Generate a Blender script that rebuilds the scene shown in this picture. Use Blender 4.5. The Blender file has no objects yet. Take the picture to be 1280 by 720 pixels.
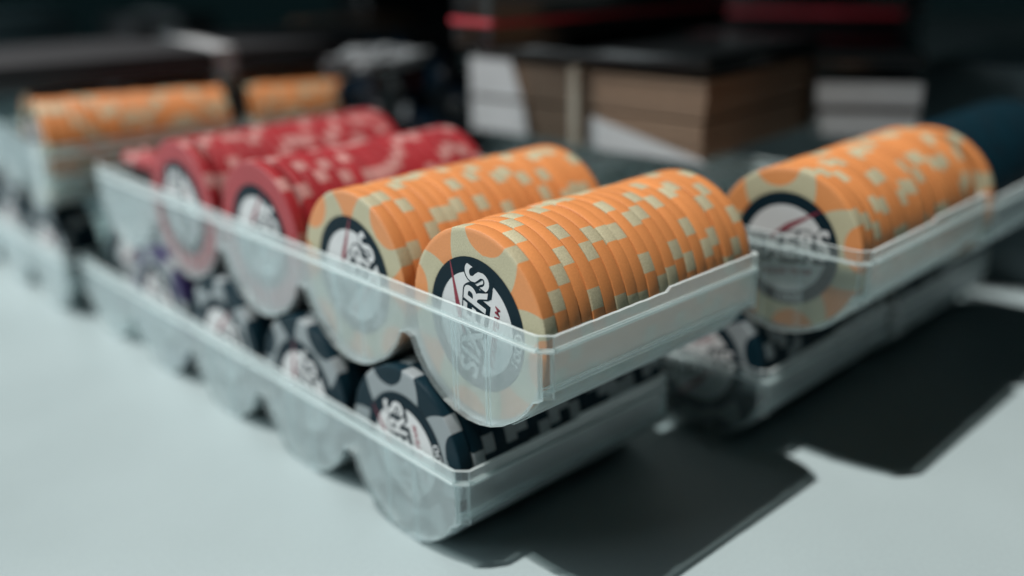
import bpy, bmesh, math, random
from mathutils import Matrix, Vector, noise
random.seed(7)
S = bpy.context.scene
COL = S.collection
MM = 0.001
TABLE = -55.5            # table height in mm below the centre line of the upper chip rows
def W(x, y, z): return Vector((x * MM, y * MM, (z - TABLE) * MM))

# ------------------------------------------------------------------ camera
cd = bpy.data.cameras.new('camera'); cam = bpy.data.objects.new('camera', cd); COL.objects.link(cam)
F_ = Vector((0.63317979, 0.69441566, -0.34186291)); R_ = Vector((0.7334552, -0.67939548, -0.02156962)); U_ = Vector((0.2472384, 0.23708368, 0.93950226))
m = Matrix((R_, U_, -F_)).transposed().to_4x4(); m.translation = W(-111.94, -133.57, 70.75)
cam.matrix_world = m
cd.sensor_width = 36; cd.lens = 36 * 1204.8 / 1280
cd.clip_start = 0.005; cd.clip_end = 20
cd.dof.use_dof = True; cd.dof.focus_distance = 0.184; cd.dof.aperture_fstop = 4.2; cd.dof.aperture_blades = 9
S.camera = cam

# ------------------------------------------------------------------ world, sun, exposure
w = bpy.data.worlds.new('World'); S.world = w; w.use_nodes = True
bg = w.node_tree.nodes['Background']; bg.inputs[0].default_value = (0.30, 0.78, 0.86, 1); bg.inputs[1].default_value = 0.008
sl = bpy.data.lights.new('sun', 'SUN'); sun = bpy.data.objects.new('sun', sl); COL.objects.link(sun)
sl.energy = 5.0; sl.angle = math.radians(0.6); sl.color = (1.0, 0.965, 0.92)
sun.rotation_euler = Vector((0.288, -0.172, -1.0)).to_track_quat('-Z', 'Y').to_euler()
sun.location = W(-300, 200, 1000)
# added soft fill lamp, low at the left, to brighten the tray fronts
al = bpy.data.lights.new('fill_light', 'AREA'); fill = bpy.data.objects.new('fill_light', al); COL.objects.link(fill)
al.shape = 'RECTANGLE'; al.size = 0.8; al.size_y = 0.45; al.energy = 4.6; al.color = (0.86, 0.97, 1.0)
wd = Vector((-0.70, 0.66, 0.30)).normalized(); fill.location = W(0, 80, 0) + wd * 0.85
fill.rotation_euler = (-wd).to_track_quat('-Z', 'Y').to_euler()
S.view_settings.view_transform = 'Standard'; S.view_settings.look = 'None'
S.view_settings.exposure = 0.1; S.view_settings.gamma = 1
S.render.engine = 'CYCLES'
S.cycles.max_bounces = 14; S.cycles.diffuse_bounces = 4; S.cycles.transparent_max_bounces = 40
S.cycles.transmission_bounces = 10; S.cycles.sample_clamp_indirect = 6
S.cycles.use_denoising = True

# ------------------------------------------------------------------ materials
def nodes(name):
    mt = bpy.data.materials.new(name); mt.use_nodes = True
    nt = mt.node_tree
    return mt, nt, nt.nodes['Principled BSDF'], nt.nodes['Material Output']
def N(nt, t, **kw):
    n = nt.nodes.new(t)
    for k, v in kw.items():
        if k in n.inputs: n.inputs[k].default_value = v
        else: setattr(n, k, v)
    return n
def grainy(name, col, rough=0.5, vary=0.12, scale=2500, bump=0.05, spec=0.4, coarse=60, cvary=0.06, own=0.0, specks=False):
    """painted / moulded surface with fine speckle, slow tone drift and a little relief"""
    mt, nt, b, out = nodes(name); col = [c * 0.62 for c in col]
    tc = N(nt, 'ShaderNodeTexCoord')
    n1 = N(nt, 'ShaderNodeTexNoise', Scale=scale, Detail=3.0); n2 = N(nt, 'ShaderNodeTexNoise', Scale=coarse, Detail=4.0)
    nt.links.new(tc.outputs['Object'], n1.inputs['Vector']); nt.links.new(tc.outputs['Object'], n2.inputs['Vector'])
    def tone(src, amount, base):
        r = N(nt, 'ShaderNodeMapRange'); r.inputs['From Min'].default_value = .3; r.inputs['From Max'].default_value = .7
        r.inputs['To Min'].default_value = 1 - amount; r.inputs['To Max'].default_value = 1 + amount
        nt.links.new(src, r.inputs['Value'])
        mx = N(nt, 'ShaderNodeVectorMath', operation='SCALE')
        if isinstance(base, tuple): mx.inputs[0].default_value = base
        else: nt.links.new(base, mx.inputs[0])
        nt.links.new(r.outputs[0], mx.inputs['Scale']); return mx.outputs[0]
    c = tone(n1.outputs[0], vary, tuple(col)); c = tone(n2.outputs[0], cvary, c)
    if own:                                             # each piece a little lighter or darker than its neighbour
        oi = N(nt, 'ShaderNodeObjectInfo'); rr = N(nt, 'ShaderNodeMapRange'); rr.inputs['To Min'].default_value = 1 - own; rr.inputs['To Max'].default_value = 1 + own * .6
        nt.links.new(oi.outputs['Random'], rr.inputs['Value']); sc_ = N(nt, 'ShaderNodeVectorMath', operation='SCALE')
        nt.links.new(c, sc_.inputs[0]); nt.links.new(rr.outputs[0], sc_.inputs['Scale']); c = sc_.outputs[0]
    if specks:                                          # sparse dust specks and a wiped, uneven sheen
        vo = N(nt, 'ShaderNodeTexVoronoi', Scale=70.0); nt.links.new(tc.outputs['Object'], vo.inputs['Vector'])
        th = N(nt, 'ShaderNodeMapRange'); th.inputs['From Min'].default_value = .02; th.inputs['From Max'].default_value = .05; th.inputs['To Min'].default_value = .55; th.inputs['To Max'].default_value = 1.0
        nt.links.new(vo.outputs['Distance'], th.inputs['Value'])
        pick = N(nt, 'ShaderNodeMath', operation='GREATER_THAN'); pick.inputs[1].default_value = .30; sx = N(nt, 'ShaderNodeSeparateColor'); nt.links.new(vo.outputs['Color'], sx.inputs[0]); nt.links.new(sx.outputs[0], pick.inputs[0])
        mxx = N(nt, 'ShaderNodeMath', operation='MAXIMUM'); nt.links.new(th.outputs[0], mxx.inputs[0]); nt.links.new(pick.outputs[0], mxx.inputs[1])
        sc_ = N(nt, 'ShaderNodeVectorMath', operation='SCALE'); nt.links.new(c, sc_.inputs[0]); nt.links.new(mxx.outputs[0], sc_.inputs['Scale']); c = sc_.outputs[0]
        rg = N(nt, 'ShaderNodeMapRange'); rg.inputs['To Min'].default_value = rough - .18; rg.inputs['To Max'].default_value = rough + .15
        nt.links.new(n2.outputs[0], rg.inputs['Value']); nt.links.new(rg.outputs[0], b.inputs['Roughness'])
    nt.links.new(c, b.inputs['Base Color'])
    b.inputs['Roughness'].default_value = rough; b.inputs['Specular IOR Level'].default_value = spec
    if bump:
        bp = N(nt, 'ShaderNodeBump', Strength=bump, Distance=0.0002)
        nt.links.new(n1.outputs[0], bp.inputs['Height']); nt.links.new(bp.outputs[0], b.inputs['Normal'])
    return mt
def frosted(name, clear, tint=(0.70, 0.78, 0.79), rough=0.32, gloss=0.10):
    """milky moulded plastic: part see-through, part scattering, thin gloss"""
    mt, nt, b, out = nodes(name); nt.nodes.remove(b)
    tr = N(nt, 'ShaderNodeBsdfTransparent', Color=(0.93, 0.965, 0.965, 1))
    df = N(nt, 'ShaderNodeBsdfDiffuse', Color=(*tint, 1)); tl = N(nt, 'ShaderNodeBsdfTranslucent', Color=(*tint, 1))
    gl = N(nt, 'ShaderNodeBsdfGlossy', Roughness=rough, Color=(1, 1, 1, 1))
    tc = N(nt, 'ShaderNodeTexCoord')
    ns = N(nt, 'ShaderNodeTexNoise', Scale=90.0, Detail=5.0); nt.links.new(tc.outputs['Object'], ns.inputs['Vector'])
    fine = N(nt, 'ShaderNodeTexNoise', Scale=900.0, Detail=3.0); nt.links.new(tc.outputs['Object'], fine.inputs['Vector'])
    mp = N(nt, 'ShaderNodeMapRange'); mp.inputs['From Min'].default_value = .3; mp.inputs['From Max'].default_value = .7
    mp.inputs['To Min'].default_value = clear - .015; mp.inputs['To Max'].default_value = clear + .015
    nt.links.new(ns.outputs[0], mp.inputs['Value'])
    # a slanting path runs through more plastic: clarity ** (1 / cos)
    fc = N(nt, 'ShaderNodeLayerWeight', Blend=0.5)
    co = N(nt, 'ShaderNodeMath', operation='SUBTRACT'); co.inputs[0].default_value = 1.0; nt.links.new(fc.outputs['Facing'], co.inputs[1])
    cl = N(nt, 'ShaderNodeMath', operation='MAXIMUM'); cl.inputs[1].default_value = 0.06; nt.links.new(co.outputs[0], cl.inputs[0])
    iv = N(nt, 'ShaderNodeMath', operation='DIVIDE'); iv.inputs[0].default_value = 1.0; nt.links.new(cl.outputs[0], iv.inputs[1])
    ie = N(nt, 'ShaderNodeMath', operation='POWER'); ie.inputs[1].default_value = 1.5; nt.links.new(iv.outputs[0], ie.inputs[0])
    pw = N(nt, 'ShaderNodeMath', operation='POWER'); nt.links.new(mp.outputs[0], pw.inputs[0]); nt.links.new(ie.outputs[0], pw.inputs[1])
    op = N(nt, 'ShaderNodeMath', operation='SUBTRACT'); op.inputs[0].default_value = 1.0; nt.links.new(pw.outputs[0], op.inputs[1])
    bp = N(nt, 'ShaderNodeBump', Strength=0.25, Distance=0.0002); nt.links.new(fine.outputs[0], bp.inputs['Height'])
    m1 = N(nt, 'ShaderNodeMixShader', Fac=0.5); nt.links.new(df.outputs[0], m1.inputs[1]); nt.links.new(tl.outputs[0], m1.inputs[2])
    m2 = N(nt, 'ShaderNodeMixShader'); nt.links.new(op.outputs[0], m2.inputs[0]); nt.links.new(tr.outputs[0], m2.inputs[1]); nt.links.new(m1.outputs[0], m2.inputs[2])
    lw = N(nt, 'ShaderNodeLayerWeight', Blend=0.25)
    mg = N(nt, 'ShaderNodeMath', operation='MULTIPLY_ADD'); mg.inputs[1].default_value = 0.35; mg.inputs[2].default_value = gloss * .4
    nt.links.new(lw.outputs['Fresnel'], mg.inputs[0])
    m3 = N(nt, 'ShaderNodeMixShader'); nt.links.new(mg.outputs[0], m3.inputs[0]); nt.links.new(m2.outputs[0], m3.inputs[1]); nt.links.new(gl.outputs[0], m3.inputs[2])
    for n in (gl, df): nt.links.new(bp.outputs[0], n.inputs['Normal'])
    nt.links.new(m3.outputs[0], out.inputs[0])
    return mt

M = {}
M['table'] = grainy('table_white', (0.415, 0.51, 0.53), rough=0.45, vary=0.03, scale=1100, bump=0.06, coarse=14, cvary=0.05, specks=True)
M['orange'] = grainy('orange_clay', (0.95, 0.37, 0.125), rough=0.42, vary=0.06, scale=2600, bump=0.05, own=0.10)
M['cream'] = grainy('cream_clay', (0.66, 0.615, 0.41), rough=0.5, vary=0.16, scale=3400, bump=0.05, own=0.10)
M['red'] = grainy('red_clay', (0.46, 0.032, 0.042), rough=0.45, vary=0.06, own=0.10)
M['pink'] = grainy('pale_pink_clay', (0.68, 0.33, 0.31), rough=0.5, vary=0.08, own=0.10)
M['black'] = grainy('blue_black_clay', (0.005, 0.026, 0.040), rough=0.45, vary=0.1, spec=0.1, own=0.10)
M['grey'] = grainy('pale_grey_clay', (0.34, 0.39, 0.41), rough=0.5, vary=0.08, own=0.10)
M['purple'] = grainy('purple_clay', (0.035, 0.025, 0.12), rough=0.4, vary=0.1, own=0.10)
M['navy'] = grainy('navy_print', (0.003, 0.020, 0.032), rough=0.6, vary=0.05, bump=0, spec=0.12)
M['white'] = grainy('white_print', (0.80, 0.82, 0.83), rough=0.5, vary=0.03, bump=0)
M['crimson'] = grainy('crimson_print', (0.30, 0.018, 0.045), rough=0.5, vary=0.03, bump=0)
M['plastic'] = frosted('frosted_plastic', 0.945, tint=(0.71, 0.82, 0.84))
M['edge'] = frosted('frosted_plastic_edge', 0.70, tint=(0.75, 0.83, 0.84), gloss=0.2)
M['clear'] = frosted('thin_frosted_plastic', 0.94, gloss=0.14)
M['card'] = grainy('card_edge', (0.34, 0.225, 0.15), rough=0.7, vary=0.05, scale=900)
M['cardgap'] = grainy('card_back', (0.10, 0.06, 0.045), rough=0.7)
M['blackcase'] = grainy('black_gloss_plastic', (0.008, 0.010, 0.011), rough=0.22, vary=0.1)
M['greycase'] = grainy('charcoal_card', (0.030, 0.031, 0.035), rough=0.5, vary=0.1)
M['redtrim'] = grainy('red_trim', (0.55, 0.03, 0.05), rough=0.35)
M['rubber'] = grainy('cream_rubber', (0.95, 0.82, 0.66), rough=0.6)
M['wood'] = grainy('brown_wood', (0.16, 0.075, 0.035), rough=0.5, coarse=40, cvary=0.3)
M['film'] = grainy('navy_film', (0.004, 0.012, 0.022), rough=0.12, vary=0.1)
M['label'] = grainy('paper_and_sun_white', (0.62, 0.64, 0.66), rough=0.6)  # paper straps; also stands in for sun on the card stacks
M['dull'] = grainy('grey_paper', (0.26, 0.29, 0.31), rough=0.5)
M['tealbox'] = grainy('grey_teal_plastic', (0.13, 0.19, 0.21), rough=0.4)

# ------------------------------------------------------------------ helpers
def link(name, me, parent=None):
    o = bpy.data.objects.new(name, me); COL.objects.link(o)
    if parent: o.parent = parent
    return o
def tag(o, label, cat, group=None):
    o['label'] = label; o['category'] = cat
    if group: o['group'] = group
    return o
def empty(name, loc, rz=0.0):
    o = bpy.data.objects.new(name, None); COL.objects.link(o); o.empty_display_size = .01
    o.location = loc; o.rotation_euler = (0, 0, rz); return o
def to_mesh(bm, name, mats, smooth=None):
    me = bpy.data.meshes.new(name); bm.normal_update(); bm.to_mesh(me); bm.free()
    for k in mats: me.materials.append(M[k])
    if smooth is not None:
        me.polygons.foreach_set('use_smooth', [True] * len(me.polygons)); me.set_sharp_from_angle(angle=math.radians(smooth))
    return me
def add_box(bm, x0, x1, y0, y1, z0, z1, mi=0, bev=0.0):
    vs = [bm.verts.new((x * MM, y * MM, z * MM)) for x in (x0, x1) for y in (y0, y1) for z in (z0, z1)]
    fs = [bm.faces.new([vs[i] for i in q]) for q in ((0, 1, 3, 2), (4, 6, 7, 5), (0, 4, 5, 1), (2, 3, 7, 6), (0, 2, 6, 4), (1, 5, 7, 3))]
    for f in fs: f.material_index = mi
    if bev:
        es = list({e for f in fs for e in f.edges})
        bmesh.ops.bevel(bm, geom=es, offset=bev * MM, segments=2, affect='EDGES', profile=0.5)
def prism(bm, pts, axis, a0, a1, mi=0):
    """extrude a 2D outline (list of (p,q) mm) along x or y"""
    def P(a, p, q): return (a * MM, p * MM, q * MM) if axis == 'x' else (p * MM, a * MM, q * MM) if axis == 'y' else (p * MM, q * MM, a * MM)
    A = [bm.verts.new(P(a0, *t)) for t in pts]; B = [bm.verts.new(P(a1, *t)) for t in pts]
    n = len(pts); fs = []
    fs.append(bm.faces.new(A[::-1])); fs.append(bm.faces.new(B))
    for i in range(n): fs.append(bm.faces.new((A[i], A[(i + 1) % n], B[(i + 1) % n], B[i])))
    for f in fs: f.material_index = mi
    bmesh.ops.recalc_face_normals(bm, faces=fs)
    return fs

# ------------------------------------------------------------------ the table
bm = bmesh.new(); prism(bm, [(-1100, -700), (1500, -700), (1500, 1100), (-1100, 1100)], 'z', TABLE - 30, TABLE)
for v in bm.verts: v.co.z -= TABLE * MM
t = link('table_top', to_mesh(bm, 'table_top', ['table'])); t['kind'] = 'structure'

# ------------------------------------------------------------------ chips
R = 19.5; T = 3.2; RING = 13.7; INNER = 10.6
def gap_half(k, r):
    """half angle (deg) of the body-coloured gap number k at radius r; the rest is edge-spot colour"""
    if k % 2 == 0:
        r0 = 15.0
        if r <= r0: return 0.02
        return 16.6 * math.sqrt(max(0, 1 - ((R - r) / (R - r0)) ** 2.2)) + .02
    s = (r - RING) / (R - RING); return 7.0 + 9.6 * max(0, s) ** 1.2
def chip_mesh(name, body, spot, faces=True, face_spots=True):
    bm = bmesh.new(); b = 0.32
    prof = [(RING - .1, 0.06), (RING + .5, 0.0)]
    prof += [(RING + .5 + (R - b - RING - .5) * i / 7, 0.0) for i in range(1, 8)] if faces else [(R - b, 0.0)]
    prof += [(R - b * .3, b * .3), (R, b), (R, T - b), (R - b * .3, T - b * .3), (R - b, T), (RING + .5, T), (RING - .1, T - .06)]
    rings = []
    for (r, x) in prof:
        ring = []
        for k in range(8):
            c = 45 * k; h = gap_half(k, r if x < T * .5 else max(r, R - b)); 
            angs = [c - 22.5 + (22.5 - h) * i / 3 for i in range(3)] + [c - h + 2 * h * i / 5 for i in range(6)] + [c + h + (22.5 - h) * i / 3 for i in range(1, 3)]
            for a in angs:
                a = math.radians(a); ring.append(bm.verts.new((x * MM, -r * math.cos(a) * MM, r * math.sin(a) * MM)))
        rings.append(ring)
    n = len(rings[0])
    for i in range(len(rings) - 1):
        for j in range(n):
            f = bm.faces.new((rings[i][j], rings[i][(j + 1) % n], rings[i + 1][(j + 1) % n], rings[i + 1][j]))
            on_face = prof[i][1] < .1 and prof[i + 1][1] < .1
            f.material_index = 0 if 3 <= j % 11 < 8 or (on_face and not face_spots) else 1
    f = bm.faces.new(rings[0][::-1]); f.material_index = 1
    f = bm.faces.new(rings[-1]); f.material_index = 1
    bmesh.ops.recalc_face_normals(bm, faces=bm.faces)
    return to_mesh(bm, name, [body, spot], 28)

def text_polys(body, shear=0.0, offset=0.0, space=1.0):
    c = bpy.data.curves.new('t', 'FONT'); c.body = body; c.size = 1; c.shear = shear; c.offset = offset; c.space_character = space
    c.fill_mode = 'FRONT'; c.resolution_u = 4
    o = bpy.data.objects.new('t', c); COL.objects.link(o); bpy.context.view_layer.update()
    me = bpy.data.meshes.new_from_object(o.evaluated_get(bpy.context.evaluated_depsgraph_get()))
    vs = [(v.co.x, v.co.y) for v in me.vertices]; fs = [tuple(p.vertices) for p in me.polygons]
    bpy.data.objects.remove(o); bpy.data.curves.remove(c); bpy.data.meshes.remove(me)
    return vs, fs
def place(vs, box_vs, w, h, cx, cy):
    x0 = min(v[0] for v in box_vs); x1 = max(v[0] for v in box_vs); y0 = min(v[1] for v in box_vs); y1 = max(v[1] for v in box_vs)
    return [((v[0] - (x0 + x1) / 2) / (x1 - x0) * w + cx, (v[1] - (y0 + y1) / 2) / (y1 - y0) * h + cy) for v in vs]
def put(bm, vs, fs, lift, mi):
    vv = [bm.verts.new((-lift * MM, -x * MM, y * MM)) for x, y in vs]
    for f in fs:
        try: g = bm.faces.new([vv[i] for i in f]); g.material_index = mi
        except ValueError: pass
WORD = text_polys('SIXERS', 0.14, 0.022, 1.02); WORD_FAT = text_polys('SIXERS', 0.14, 0.065, 1.02)
CAP = text_polys('POKER TEAM', 0.25, 0.02)
def word_shape(poly):
    vs = place(poly[0], WORD[0], 23.5, 6.4, 0.0, 0.8)
    return [(x, y * (1 + 0.012 * x)) for x, y in vs]          # the letters grow a little toward the last one
def disc(bm, r0, r1, lift, mi, n=72):
    a = [(math.cos(2 * math.pi * i / n), math.sin(2 * math.pi * i / n)) for i in range(n)]
    vo = [bm.verts.new((-lift * MM, -r1 * c * MM, r1 * s * MM)) for c, s in a]
    if r0 == 0: f = bm.faces.new(vo); f.material_index = mi
    else:
        vi = [bm.verts.new((-lift * MM, -r0 * c * MM, r0 * s * MM)) for c, s in a]
        for i in range(n):
            f = bm.faces.new((vo[i], vo[(i + 1) % n], vi[(i + 1) % n], vi[i])); f.material_index = mi
def inlay_meshes(num):
    bm = bmesh.new(); disc(bm, INNER, RING, 0.03, 0); disc(bm, 0, INNER, 0.03, 1)
    dart = [(10.3, 9.15), (10.4, 9.0), (-3.6, 2.2), (-4.4, 2.8), (0.9, 6.0)]
    put(bm, dart, [(0, 1, 2, 3, 4)], 0.05, 2)
    inlay = to_mesh(bm, 'inlay', ['navy', 'white', 'crimson'])
    bm = bmesh.new()
    fat = word_shape(WORD_FAT)
    for k in range(4): put(bm, [(x + .22 * k, y - .26 * k) for x, y in fat], WORD_FAT[1], 0.065 + 0.004 * (3 - k), 0)
    put(bm, word_shape(WORD), WORD[1], 0.10, 1)
    lettering = to_mesh(bm, 'lettering', ['navy', 'white'])
    bm = bmesh.new(); put(bm, place(CAP[0], CAP[0], 13.5, 1.5, -0.3, -5.6), CAP[1], 0.06, 0)
    caption = to_mesh(bm, 'caption', ['crimson'])
    bm = bmesh.new(); nv = text_polys(num, 0.0, 0.01)
    vs = place(nv[0], nv[0], 1.75 * len(num), 2.1, 0, 0)
    vs = [((12.1 - y) * math.sin(x / 12.1), -(12.1 - y) * math.cos(x / 12.1)) for x, y in vs]
    put(bm, vs, nv[1], 0.06, 0)
    value = to_mesh(bm, 'value', ['white'])
    return inlay, lettering, caption, value
CHIP = {}
for k, (bdy, sp, num) in dict(orange=('orange', 'cream', '1000'), red=('red', 'pink', '5'), black=('black', 'grey', '100'), purple=('purple', 'grey', '500'), dark=('black', 'navy', '100')).items():
    CHIP[k] = (chip_mesh(k + '_chip', bdy, sp, True, k != 'red'), chip_mesh(k + '_chip_plain', bdy, sp, False), inlay_meshes(num))
ORD = ['first', 'second', 'third', 'fourth', 'fifth', 'sixth', 'seventh', 'eighth', 'ninth', 'tenth', 'eleventh', 'twelfth', 'thirteenth',
       'fourteenth', 'fifteenth', 'sixteenth', 'seventeenth', 'eighteenth', 'nineteenth', 'twentieth']
def one_chip(kind, mat, label, group, front=False):
    full, plain, (inl, let, cap, val) = CHIP[kind]
    o = link('poker_chip', full if front else plain); o.matrix_world = mat
    tag(o, label, 'poker chip', group)
    if front:
        i = link('inlay', inl, o)
        for nm, me in (('lettering', let), ('caption', cap), ('value', val)): link(nm, me, i)
    return o
def chip_row(kind, origin, yaw, n, rowname, spin0=None, start=0.0, gaps=None, pitch=T, kinds=None, seed=0, hand=None):
    """a row of chips standing on edge; the first is the one whose printed face shows"""
    rnd = random.Random(seed); x = start
    for k in range(n):
        if gaps and k in gaps: x += gaps[k]
        spin = math.radians(spin0) if (k == 0 and spin0 is not None) else rnd.uniform(0, 6.283)
        if hand and k in hand: spin = math.radians(hand[k])
        dy, dz = rnd.gauss(0, .13), rnd.gauss(0, .09)
        tilt = rnd.uniform(-.006, .006)
        ww = Matrix.Translation(origin) @ Matrix.Rotation(yaw, 4, 'Z') @ Matrix.Translation(Vector((x, dy, dz)) * MM) @ Matrix.Rotation(tilt, 4, 'Z') @ Matrix.Rotation(-spin, 4, 'X')
        knd = kinds[k] if kinds else kind
        one_chip(knd, ww, '%s chip, %s from the front, %s' % (('blue-black' if knd in ('black', 'dark') else knd), ORD[k], rowname), 'chips of the ' + rowname, front=(k == 0))
        x += pitch + rnd.uniform(0, .035)

# ------------------------------------------------------------------ chip trays
P = 42.26; HW = P / 2; LEN = 66.0; RIM = 3.75; LEDGE = 0.7; WO = 21.7; FU = -2.2; NT = 5
def outline(y0, y1, tubes, ztop):
    pts = [(y0, ztop)]
    for k in range(tubes):
        c = k * P
        lo = y0 if k == 0 else c - HW; hi = y1 if k == tubes - 1 else c + HW
        pts += [(lo, -9.6), (c - 8.6, -20.2), (c + 8.6, -20.2)]
        if k == tubes - 1: pts.append((hi, -9.6))
        else: pts.append((c + HW, -9.6)) if False else None
    pts.append((y1, ztop))
    return pts
def wavy_bar(bm, p0, p1, th, z0, z1, step=None, seed=0):
    """a thin upright strip from p0 to p1 (mm) whose cut top edge is slightly uneven; step=(fraction, rise)"""
    rnd = random.Random(seed); a, b = Vector(p0), Vector(p1); L = (b - a).length; n = max(2, int(L / 1.3))
    d = (b - a) / L; nrm = Vector((-d.y, d.x)) * th / 2
    sect = []
    for i in range(n + 1):
        q = a.lerp(b, i / n); zt = z1 + rnd.uniform(-.05, .05)
        if step and i / n > step[0]: zt += step[1]
        sect.append([bm.verts.new((v.x * MM, v.y * MM, z * MM)) for v, z in ((q - nrm, z0), (q + nrm, z0), (q + nrm, zt), (q - nrm, zt))])
    for s, e in zip(sect, sect[1:]):
        for i in range(4): bm.faces.new((s[i], s[(i + 1) % 4], e[(i + 1) % 4], e[i])).material_index = int(i == 2)
    bm.faces.new(sect[0][::-1]); bm.faces.new(sect[-1])
    bmesh.ops.recalc_face_normals(bm, faces=bm.faces)
TR = {}
def tray_meshes():
    y0, y1 = -WO + 2.2, (NT - 1) * P + WO - 2.2; c = 2.2
    def arc(r, c_, a0, a1, n=12): return [(c_ + r * math.sin(a0 + (a1 - a0) * i / n), -r * math.cos(a0 + (a1 - a0) * i / n)) for i in range(n + 1)]
    bm = bmesh.new()
    pts = [(y0, LEDGE)]
    for k in range(NT):
        cc = k * P; am = math.radians(68)
        if k: pts.append((cc - HW + .01, -7.0))
        else: pts.append((y0, -9.4))
        pts += arc(20.3, cc, -am if k else -math.radians(60), am if k < NT - 1 else math.radians(60))
        if k == NT - 1: pts.append((y1, -9.4))
    pts.append((y1, LEDGE)); TR['outline'] = pts
    prism(bm, pts, 'x', FU, FU + 1.3)
    TR['front_wall'] = to_mesh(bm, 'front_wall', ['plastic'])
    bm = bmesh.new(); prism(bm, pts, 'x', LEN - 1.3, LEN); TR['back_wall'] = to_mesh(bm, 'back_wall', ['plastic'])
    for nm, ys in (('side_wall', -1), ('far_side_wall', 1)):
        ya = -WO if ys < 0 else (NT - 1) * P + WO - 1.2
        # upright, then curving in under the end trough
        prof = [(-WO, LEDGE), (-WO, -3.0), (-21.55, -5.5), (-21.1, -7.6)] + arc(20.75, 0, -math.radians(66), -math.radians(28))
        prof += arc(20.36, 0, -math.radians(28), -math.radians(66)) + [(-20.5, -7.2), (-20.5, LEDGE)]
        if ys > 0: prof = [((NT - 1) * P - y, z) for y, z in prof]
        bm = bmesh.new(); prism(bm, prof, 'x', FU + c, LEN - c); TR[nm] = to_mesh(bm, nm, ['plastic'], 30)
    bm = bmesh.new()
    am = math.radians(67); o = [(-HW + .05, -7.2)] + arc(20.3, 0, -am, am) + [(HW - .05, -7.2)]; i_ = [(HW - .05, -6.2)] + arc(19.62, 0, am, -am) + [(-HW + .05, -6.2)]
    prism(bm, o + i_, 'x', FU + 1.35, LEN - 1.35); TR['trough'] = to_mesh(bm, 'trough', ['plastic'], 40)
    bm = bmesh.new()
    loop = [(FU, y0), (FU + c, -WO), (LEN - c, -WO), (LEN, y0), (LEN, y1), (LEN - c, y1 + c), (FU + c, y1 + c), (FU, y1)]
    cx, cy = LEN / 2, (NT - 1) * P / 2; t_ = .75
    ins = [(x + (t_ / 2 if x < cx else -t_ / 2), y + (t_ / 2 if y < cy else -t_ / 2)) for x, y in loop]
    for j in range(8):
        st = (0.50, 0.8) if j == 1 else None
        wavy_bar(bm, ins[j], ins[(j + 1) % 8], t_, LEDGE + .02, RIM, st, seed=j)
    TR['rim'] = to_mesh(bm, 'rim', ['clear', 'edge'])
    # the moulded ledge under the rim
    bm = bmesh.new()
    ins = [(x + (.45 if x < cx else -.45), y + (.45 if y < cy else -.45)) for x, y in loop]
    for j in range(8):
        a, b = Vector(ins[j]), Vector(ins[(j + 1) % 8]); d = (b - a).normalized(); nr = Vector((-d.y, d.x)) * .75
        q = [a - nr, b - nr, b + nr, a + nr]
        lo = [bm.verts.new((v.x * MM, v.y * MM, (LEDGE - .25) * MM)) for v in q]; hi = [bm.verts.new((v.x * MM, v.y * MM, (LEDGE + .2) * MM)) for v in q]
        bm.faces.new(lo[::-1]); bm.faces.new(hi)
        for i in range(4): bm.faces.new((lo[i], lo[(i + 1) % 4], hi[(i + 1) % 4], hi[i]))
    bmesh.ops.recalc_face_normals(bm, faces=bm.faces)
    TR['ledge'] = to_mesh(bm, 'ledge', ['edge'])
    bm = bmesh.new()
    for yy in (-WO + 1.1,):
        prism(bm, [(FU, y0), (FU + c, -WO), (FU + c + .6, -WO + 1.2), (FU + 1.3, y0 + .6)], 'z', -8.8, LEDGE - .3)
    TR['corner_post'] = to_mesh(bm, 'corner_post', ['clear'])
    bm = bmesh.new(); add_box(bm, FU - .28, FU - .01, -.22, .22, -18.9, LEDGE - .3, 0, 0.08); TR['rib'] = to_mesh(bm, 'rib', ['plastic'])
tray_meshes()
def tray(loc, yaw, label, ribs=True):
    o = empty('chip_tray', loc, yaw); tag(o, label, 'chip tray', 'frosted plastic chip trays')
    for nm in ('front_wall', 'back_wall', 'rim', 'ledge'): link(nm, TR[nm], o)
    link('side_wall', TR['side_wall'], o); link('side_wall', TR['far_side_wall'], o)
    for k in range(NT):
        g = link('trough', TR['trough'], o); g.location = (0, k * P * MM, 0)
    for sy in (1, -1):
        for sx in (1, -1):
            q = link('corner_post', TR['corner_post'], o); q.scale = (sx, sy, 1)
            q.location = (0 if sx > 0 else (LEN + FU) * MM, 0 if sy > 0 else (NT - 1) * P * MM, 0)
    if ribs:
        for k in range(NT):
            for dy in (4.6, 3.5, -5.3, -6.4):
                r_ = link('rib', TR['rib'], o); r_.location = (0, (k * P + dy) * MM, 0)
    return o

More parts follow.
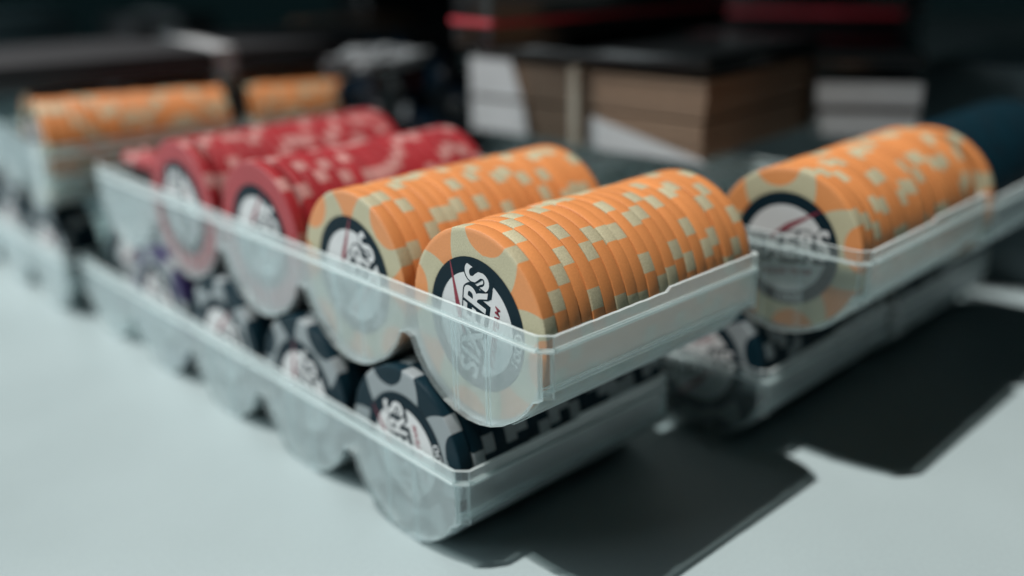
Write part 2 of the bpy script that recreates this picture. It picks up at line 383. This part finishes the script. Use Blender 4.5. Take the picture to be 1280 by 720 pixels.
# front stack: a tray of orange and red chips nested on a tray of dark chips
DZ = 35.3; LU = -3.3; LV = 21.6
tray(W(0, 0, 0), 0, 'upper frosted tray of the front stack, holding orange and red chips')
tray(W(LU, LV, -DZ), 0, 'lower frosted tray of the front stack, holding dark chips on the table')
F = 'front stack\'s upper tray'
chip_row('orange', W(0, 0, 0), 0, 20, 'nearest orange row of the front upper tray', 80, gaps={1: .12, 2: .08}, seed=11)
chip_row('orange', W(0, P, 0), 0, 20, 'second orange row of the front upper tray', 47, seed=12, gaps={1: .05})
chip_row('red', W(0, 2 * P, 0), 0, 19, 'red row beside the second orange row', 30, seed=13, gaps={1: 1.5, 2: .2, 17: .6})
chip_row('red', W(-1, 3 * P, 0), 0, 20, 'farther red row of the front upper tray', 100, seed=14, gaps={1: 2.4, 2: .3})
for k, (x, dy, dz, rx, lab) in enumerate([(17, 2, -5, .5, 'red chip lying tilted at the left end of the upper tray'),
                                          (21.4, 0, -4.6, .3, 'red chip behind the tilted one, left end of the upper tray')]):
    one_chip('red', Matrix.Translation(W(x, 4 * P + dy, dz)) @ Matrix.Rotation(-0.9, 4, 'Y') @ Matrix.Rotation(rx, 4, 'X'), lab, 'loose red chips', True)
chip_row('black', W(LU, LV, -DZ), 0, 20, 'nearest row of the front lower tray', 105, seed=21, gaps={1: .5})
chip_row('black', W(LU, LV + P, -DZ), 0, 10, 'second row of the front lower tray', 60, seed=22, gaps={1: .8})
chip_row('black', W(LU, LV + 2 * P, -DZ), 0, 10, 'third row of the front lower tray', 20, seed=23, gaps={1: .8})
chip_row('purple', W(LU, LV + 3 * P, -DZ), 0, 8, 'fourth row of the front lower tray', 80, seed=24)
chip_row('black', W(LU + 8, LV + 4 * P, -DZ), 0, 8, 'far end row of the front lower tray', 10, seed=25)

# second stack, behind
BY = 0.029; BU, BV = 82.8, -16.5
def rot(x, y, yaw): return x * math.cos(yaw) - y * math.sin(yaw), x * math.sin(yaw) + y * math.cos(yaw)
tray(W(BU, BV, 0), BY, 'upper frosted tray of the second stack, with one orange row')
lx, ly = rot(-2, LV, BY)
tray(W(BU + lx, BV + ly, -DZ), BY, 'lower frosted tray of the second stack, in deep shade')
chip_row('orange', W(BU, BV, 0), BY, 20, 'orange row of the second stack', 10, seed=31)
chip_row('black', W(BU + lx, BV + ly, -DZ), BY, 20, 'dark row under the second stack', 200, seed=32)
# third stack behind that
dx, dy = rot(70.5, -1, BY)
tray(W(BU + dx, BV + dy, -1), BY, 'frosted tray behind the second stack, at the right edge', ribs=False)
tray(W(BU + dx - 2, BV + dy + LV, -DZ - .2), BY, 'lower frosted tray behind the second stack, on the table', ribs=False)

chip_row('black', W(BU + dx, BV + dy, -1), BY, 19, 'mixed row behind the second stack', 0, seed=33, kinds=['orange'] + ['dark'] * 18)
chip_row('black', W(BU + dx - 2, BV + dy + LV, -DZ - .2), BY, 20, 'dark row behind the second stack', 0, seed=34)

# far left stack
CY = -0.10
tray(W(-9, 226, 4.5), CY, 'upper frosted tray at the far left, one orange row under a dark case', ribs=False)
tray(W(-8, 234, -DZ), 0.0, 'lower frosted tray at the far left, on the table', ribs=False)
chip_row('orange', W(-8, 226, 4.5), CY, 20, 'orange row at the far left', 30, seed=41)
cx_, cy_ = rot(0, P, CY)
for k in range(3):
    chip_row('black', W(-8, 234 + k * P, -DZ), 0, 4, '%s dark row at far left' % ORD[k], 40 * k, seed=43 + k)
ex, ey = rot(74, 0, CY)
tray(W(-9 + ex, 226 + ey, 4.5), CY, 'frosted tray behind the far left one, in shade', ribs=False)
chip_row('orange', W(-8 + ex, 226 + ey, 4.5), CY, 20, 'shaded orange row behind the far left one', 30, seed=47)

# ------------------------------------------------------------------ card stacks, boxes and wrapping behind
def card_deck(loc, yaw, lx, ly, h, n, label, mat='card'):
    o = empty('card_deck', loc, yaw); tag(o, label, 'cards')
    rnd = random.Random(int(lx * 10 + ly))
    th = h / n
    bm = bmesh.new(); add_box(bm, 0, lx, 0, ly, 0, th * .74, 0); me = to_mesh(bm, 'card', [mat])
    bm = bmesh.new(); add_box(bm, .7, lx - .7, .7, ly - .7, 0, th * .4, 0); mg = to_mesh(bm, 'card_back', ['cardgap'])
    for k in range(n):
        c = link('card', me, o); c.location = Vector((rnd.uniform(-.35, .35), rnd.uniform(-.35, .35), k * th)) * MM
        if k < n - 1:
            c = link('card_back', mg, o); c.location = Vector((0, 0, k * th + th * .68)) * MM
    return o
DY = 0.09
card_deck(W(128, 42, 4.6), DY, 74, 95, 11.6, 8, 'lower of two banded tan card stacks behind the orange chips')
card_deck(W(128.6, 41.6, 17.2), DY, 73, 95, 12.0, 8, 'upper of two banded tan card stacks behind the orange chips')
bm = bmesh.new()
for a in ((126.4, 127.6, 0, 3.6, 3.6, 30.6), (127.6, 203, 0, 3.6, 29.4, 30.6), (203, 204, 0, 3.6, 3.6, 30.6), (127.6, 203, 0, 3.6, 3.6, 4.5)):
    add_box(bm, a[0] - 127, a[1] - 127, a[2], a[3], a[4] - 3.6, a[5] - 3.6, 0, .3)
rb = link('rubber_band', to_mesh(bm, 'rubber_band', ['rubber'])); ox, oy = rot(0, 47, DY)
rb.location = W(127 + ox, 42 + oy, 3.6); rb.rotation_euler = (0, 0, DY)
tag(rb, 'cream elastic band round the tan card stacks', 'rubber band')
card_deck(W(212, 14, 3), 0.55, 60, 34, 21, 2, 'pale card stack behind the second orange row', 'label')  # white material puts the sun on this stack into its colour

# sun patches on the stacks built as white sheets: far end and long side
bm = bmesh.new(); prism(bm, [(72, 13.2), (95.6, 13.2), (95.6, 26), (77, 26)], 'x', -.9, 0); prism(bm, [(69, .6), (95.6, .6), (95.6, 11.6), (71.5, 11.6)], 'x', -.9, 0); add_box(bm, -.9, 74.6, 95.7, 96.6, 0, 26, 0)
pb = link('sun_patch_end', to_mesh(bm, 'sun_patch_end', ['label'])); pb.location = W(127.2, 42, 4.2); pb.rotation_euler = (0, 0, DY)
tag(pb, 'white piece as sun patch on the left end of the tan card stacks', 'sun patch')
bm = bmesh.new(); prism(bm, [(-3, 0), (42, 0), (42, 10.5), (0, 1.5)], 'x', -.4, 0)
ps = link('sun_patch_wedge', to_mesh(bm, 'sun_patch_wedge', ['label'])); ps.location = W(126.6, 42, 4.2); ps.rotation_euler = (0, 0.03, DY)
tag(ps, 'white wedge as sun patch on the near side of the tan card stacks', 'sun wedge')

def case(loc, yaw, sx, sy, sz, label, cat='case', mat='blackcase', trim=None, name='card_case', strap=None):
    o = empty(name, loc, yaw); tag(o, label, cat)
    bm = bmesh.new(); add_box(bm, 0, sx, 0, sy, 0, sz, 0, 1.0); link('body', to_mesh(bm, 'body', [mat], 30), o)
    if trim:
        z0, z1 = trim; bm = bmesh.new(); add_box(bm, -.6, sx + .6, -.6, sy + .6, z0, z1, 0, .4); link('trim', to_mesh(bm, 'trim', ['redtrim']), o)
    if strap:
        bm = bmesh.new(); add_box(bm, strap[0], strap[1], -.5, sy + .5, -.3, sz + .5, 0, .2); link('strap', to_mesh(bm, 'strap', ['label']), o)
    return o
case(W(127.6, 40.6, 30.8), DY, 74, 97, 5.5, 'flat black card box lying on the tan card stacks', 'box', name='card_box')
case(W(211.5, 13.5, 24.6), 0.55, 62, 36, 7, 'black box lying on the pale card stack', 'box', name='card_box')
case(W(92, 97, 37.2), -0.11, 108, 22, 60, 'tall black case with red trim standing on the card stacks', trim=(7.5, 9.5))
case(W(290, 62, -10), 0.30, 60, 92, 120, 'black case with red trim farthest back on the right', trim=(46, 48.5))
case(W(-24, 222.5, 25), CY - .05, 172, 80, 9, 'flat charcoal case on the far left trays with a pale strap', mat='greycase', strap=(80, 88))
case(W(255, -28, -56), 0.10, 90, 60, 80, 'grey teal plastic box at the right edge behind the trays', 'box', mat='tealbox', name='storage_box')

# ------------------------------------------------------------------ crumpled wrapping between the stacks
def crumple(name, loc, size, mat, label, cat, seed, part=None):
    rnd = random.Random(seed); bm = bmesh.new(); bmesh.ops.create_icosphere(bm, subdivisions=4, radius=1)
    off = Vector((rnd.uniform(0, 50), rnd.uniform(0, 50), rnd.uniform(0, 50)))
    for v in bm.verts:
        d = v.co.normalized(); q = d * 2.1 + off
        r = 1 + .55 * (abs(noise.noise(q)) - .25) + .3 * abs(noise.noise(q * 2.7)) + .1 * noise.noise(q * 7)
        v.co = Vector((d.x * size[0], d.y * size[1], max(-.55, d.z) * size[2])) * r * MM
    o = link(name, to_mesh(bm, name, [mat], 25)); o.location = loc; tag(o, label, cat); return o
crumple('crumpled_wrapper', W(122, 184, 0), (24, 26, 30), 'film', 'crumpled navy film wrapper behind the red chips', 'wrapper', 3)
crumple('crumpled_wrapper', W(100, 172, 28), (20, 8, 5), 'dull', 'crumpled pale paper wrapper behind the navy one', 'wrapper', 5)

# ------------------------------------------------------------------ dim things at the back and an added unseen panel that shades them
rnd = random.Random(5)
far = [(330, 330, 60, 40, 70, 'greycase', 'dim charcoal carton behind the crumpled wrappers'), (235, 420, 70, 50, 75, 'wood', 'dim brown wooden box at the back left'),
       (150, 520, 60, 60, 80, 'greycase', 'dim charcoal carton at the back left corner'), (60, 560, 70, 60, 85, 'tealbox', 'dim teal carton at the far left back'),
       (300, 470, 90, 40, 110, 'blackcase', 'dim black carton behind the wooden box')]
for x, y, a, b, h, mt, lab in far:
    case(W(x, y, TABLE), rnd.uniform(-.5, .1), a, b, h, lab, 'carton', mat=mt, name='carton', strap=(a * .4, a * .55) if mt == 'greycase' else None)
aw = empty('sun_blocker', W(0, 0, TABLE)); tag(aw, 'added unseen panel that shades the back of the table', 'sun_blocker')  # added out of view to keep the sun off the background
k = 900.0; sx_, sy_ = -0.288 * k, 0.172 * k          # where the sun ray through a table point crosses the sun blocker's height
e0, e1 = Vector((262, -40)), Vector((60, 300)); d = (e1 - e0).normalized(); nrm = Vector((-d.y, d.x)); nrm = nrm if nrm.x > 0 else -nrm
a, b = e0 - d * 900, e1 + d * 900
bm = bmesh.new(); prism(bm, [(q.x + sx_, q.y + sy_) for q in (a, b, b + nrm * 1400, a + nrm * 1400)], 'z', k, k + 6)
link('blocker_panel', to_mesh(bm, 'blocker_panel', ['greycase']), aw)
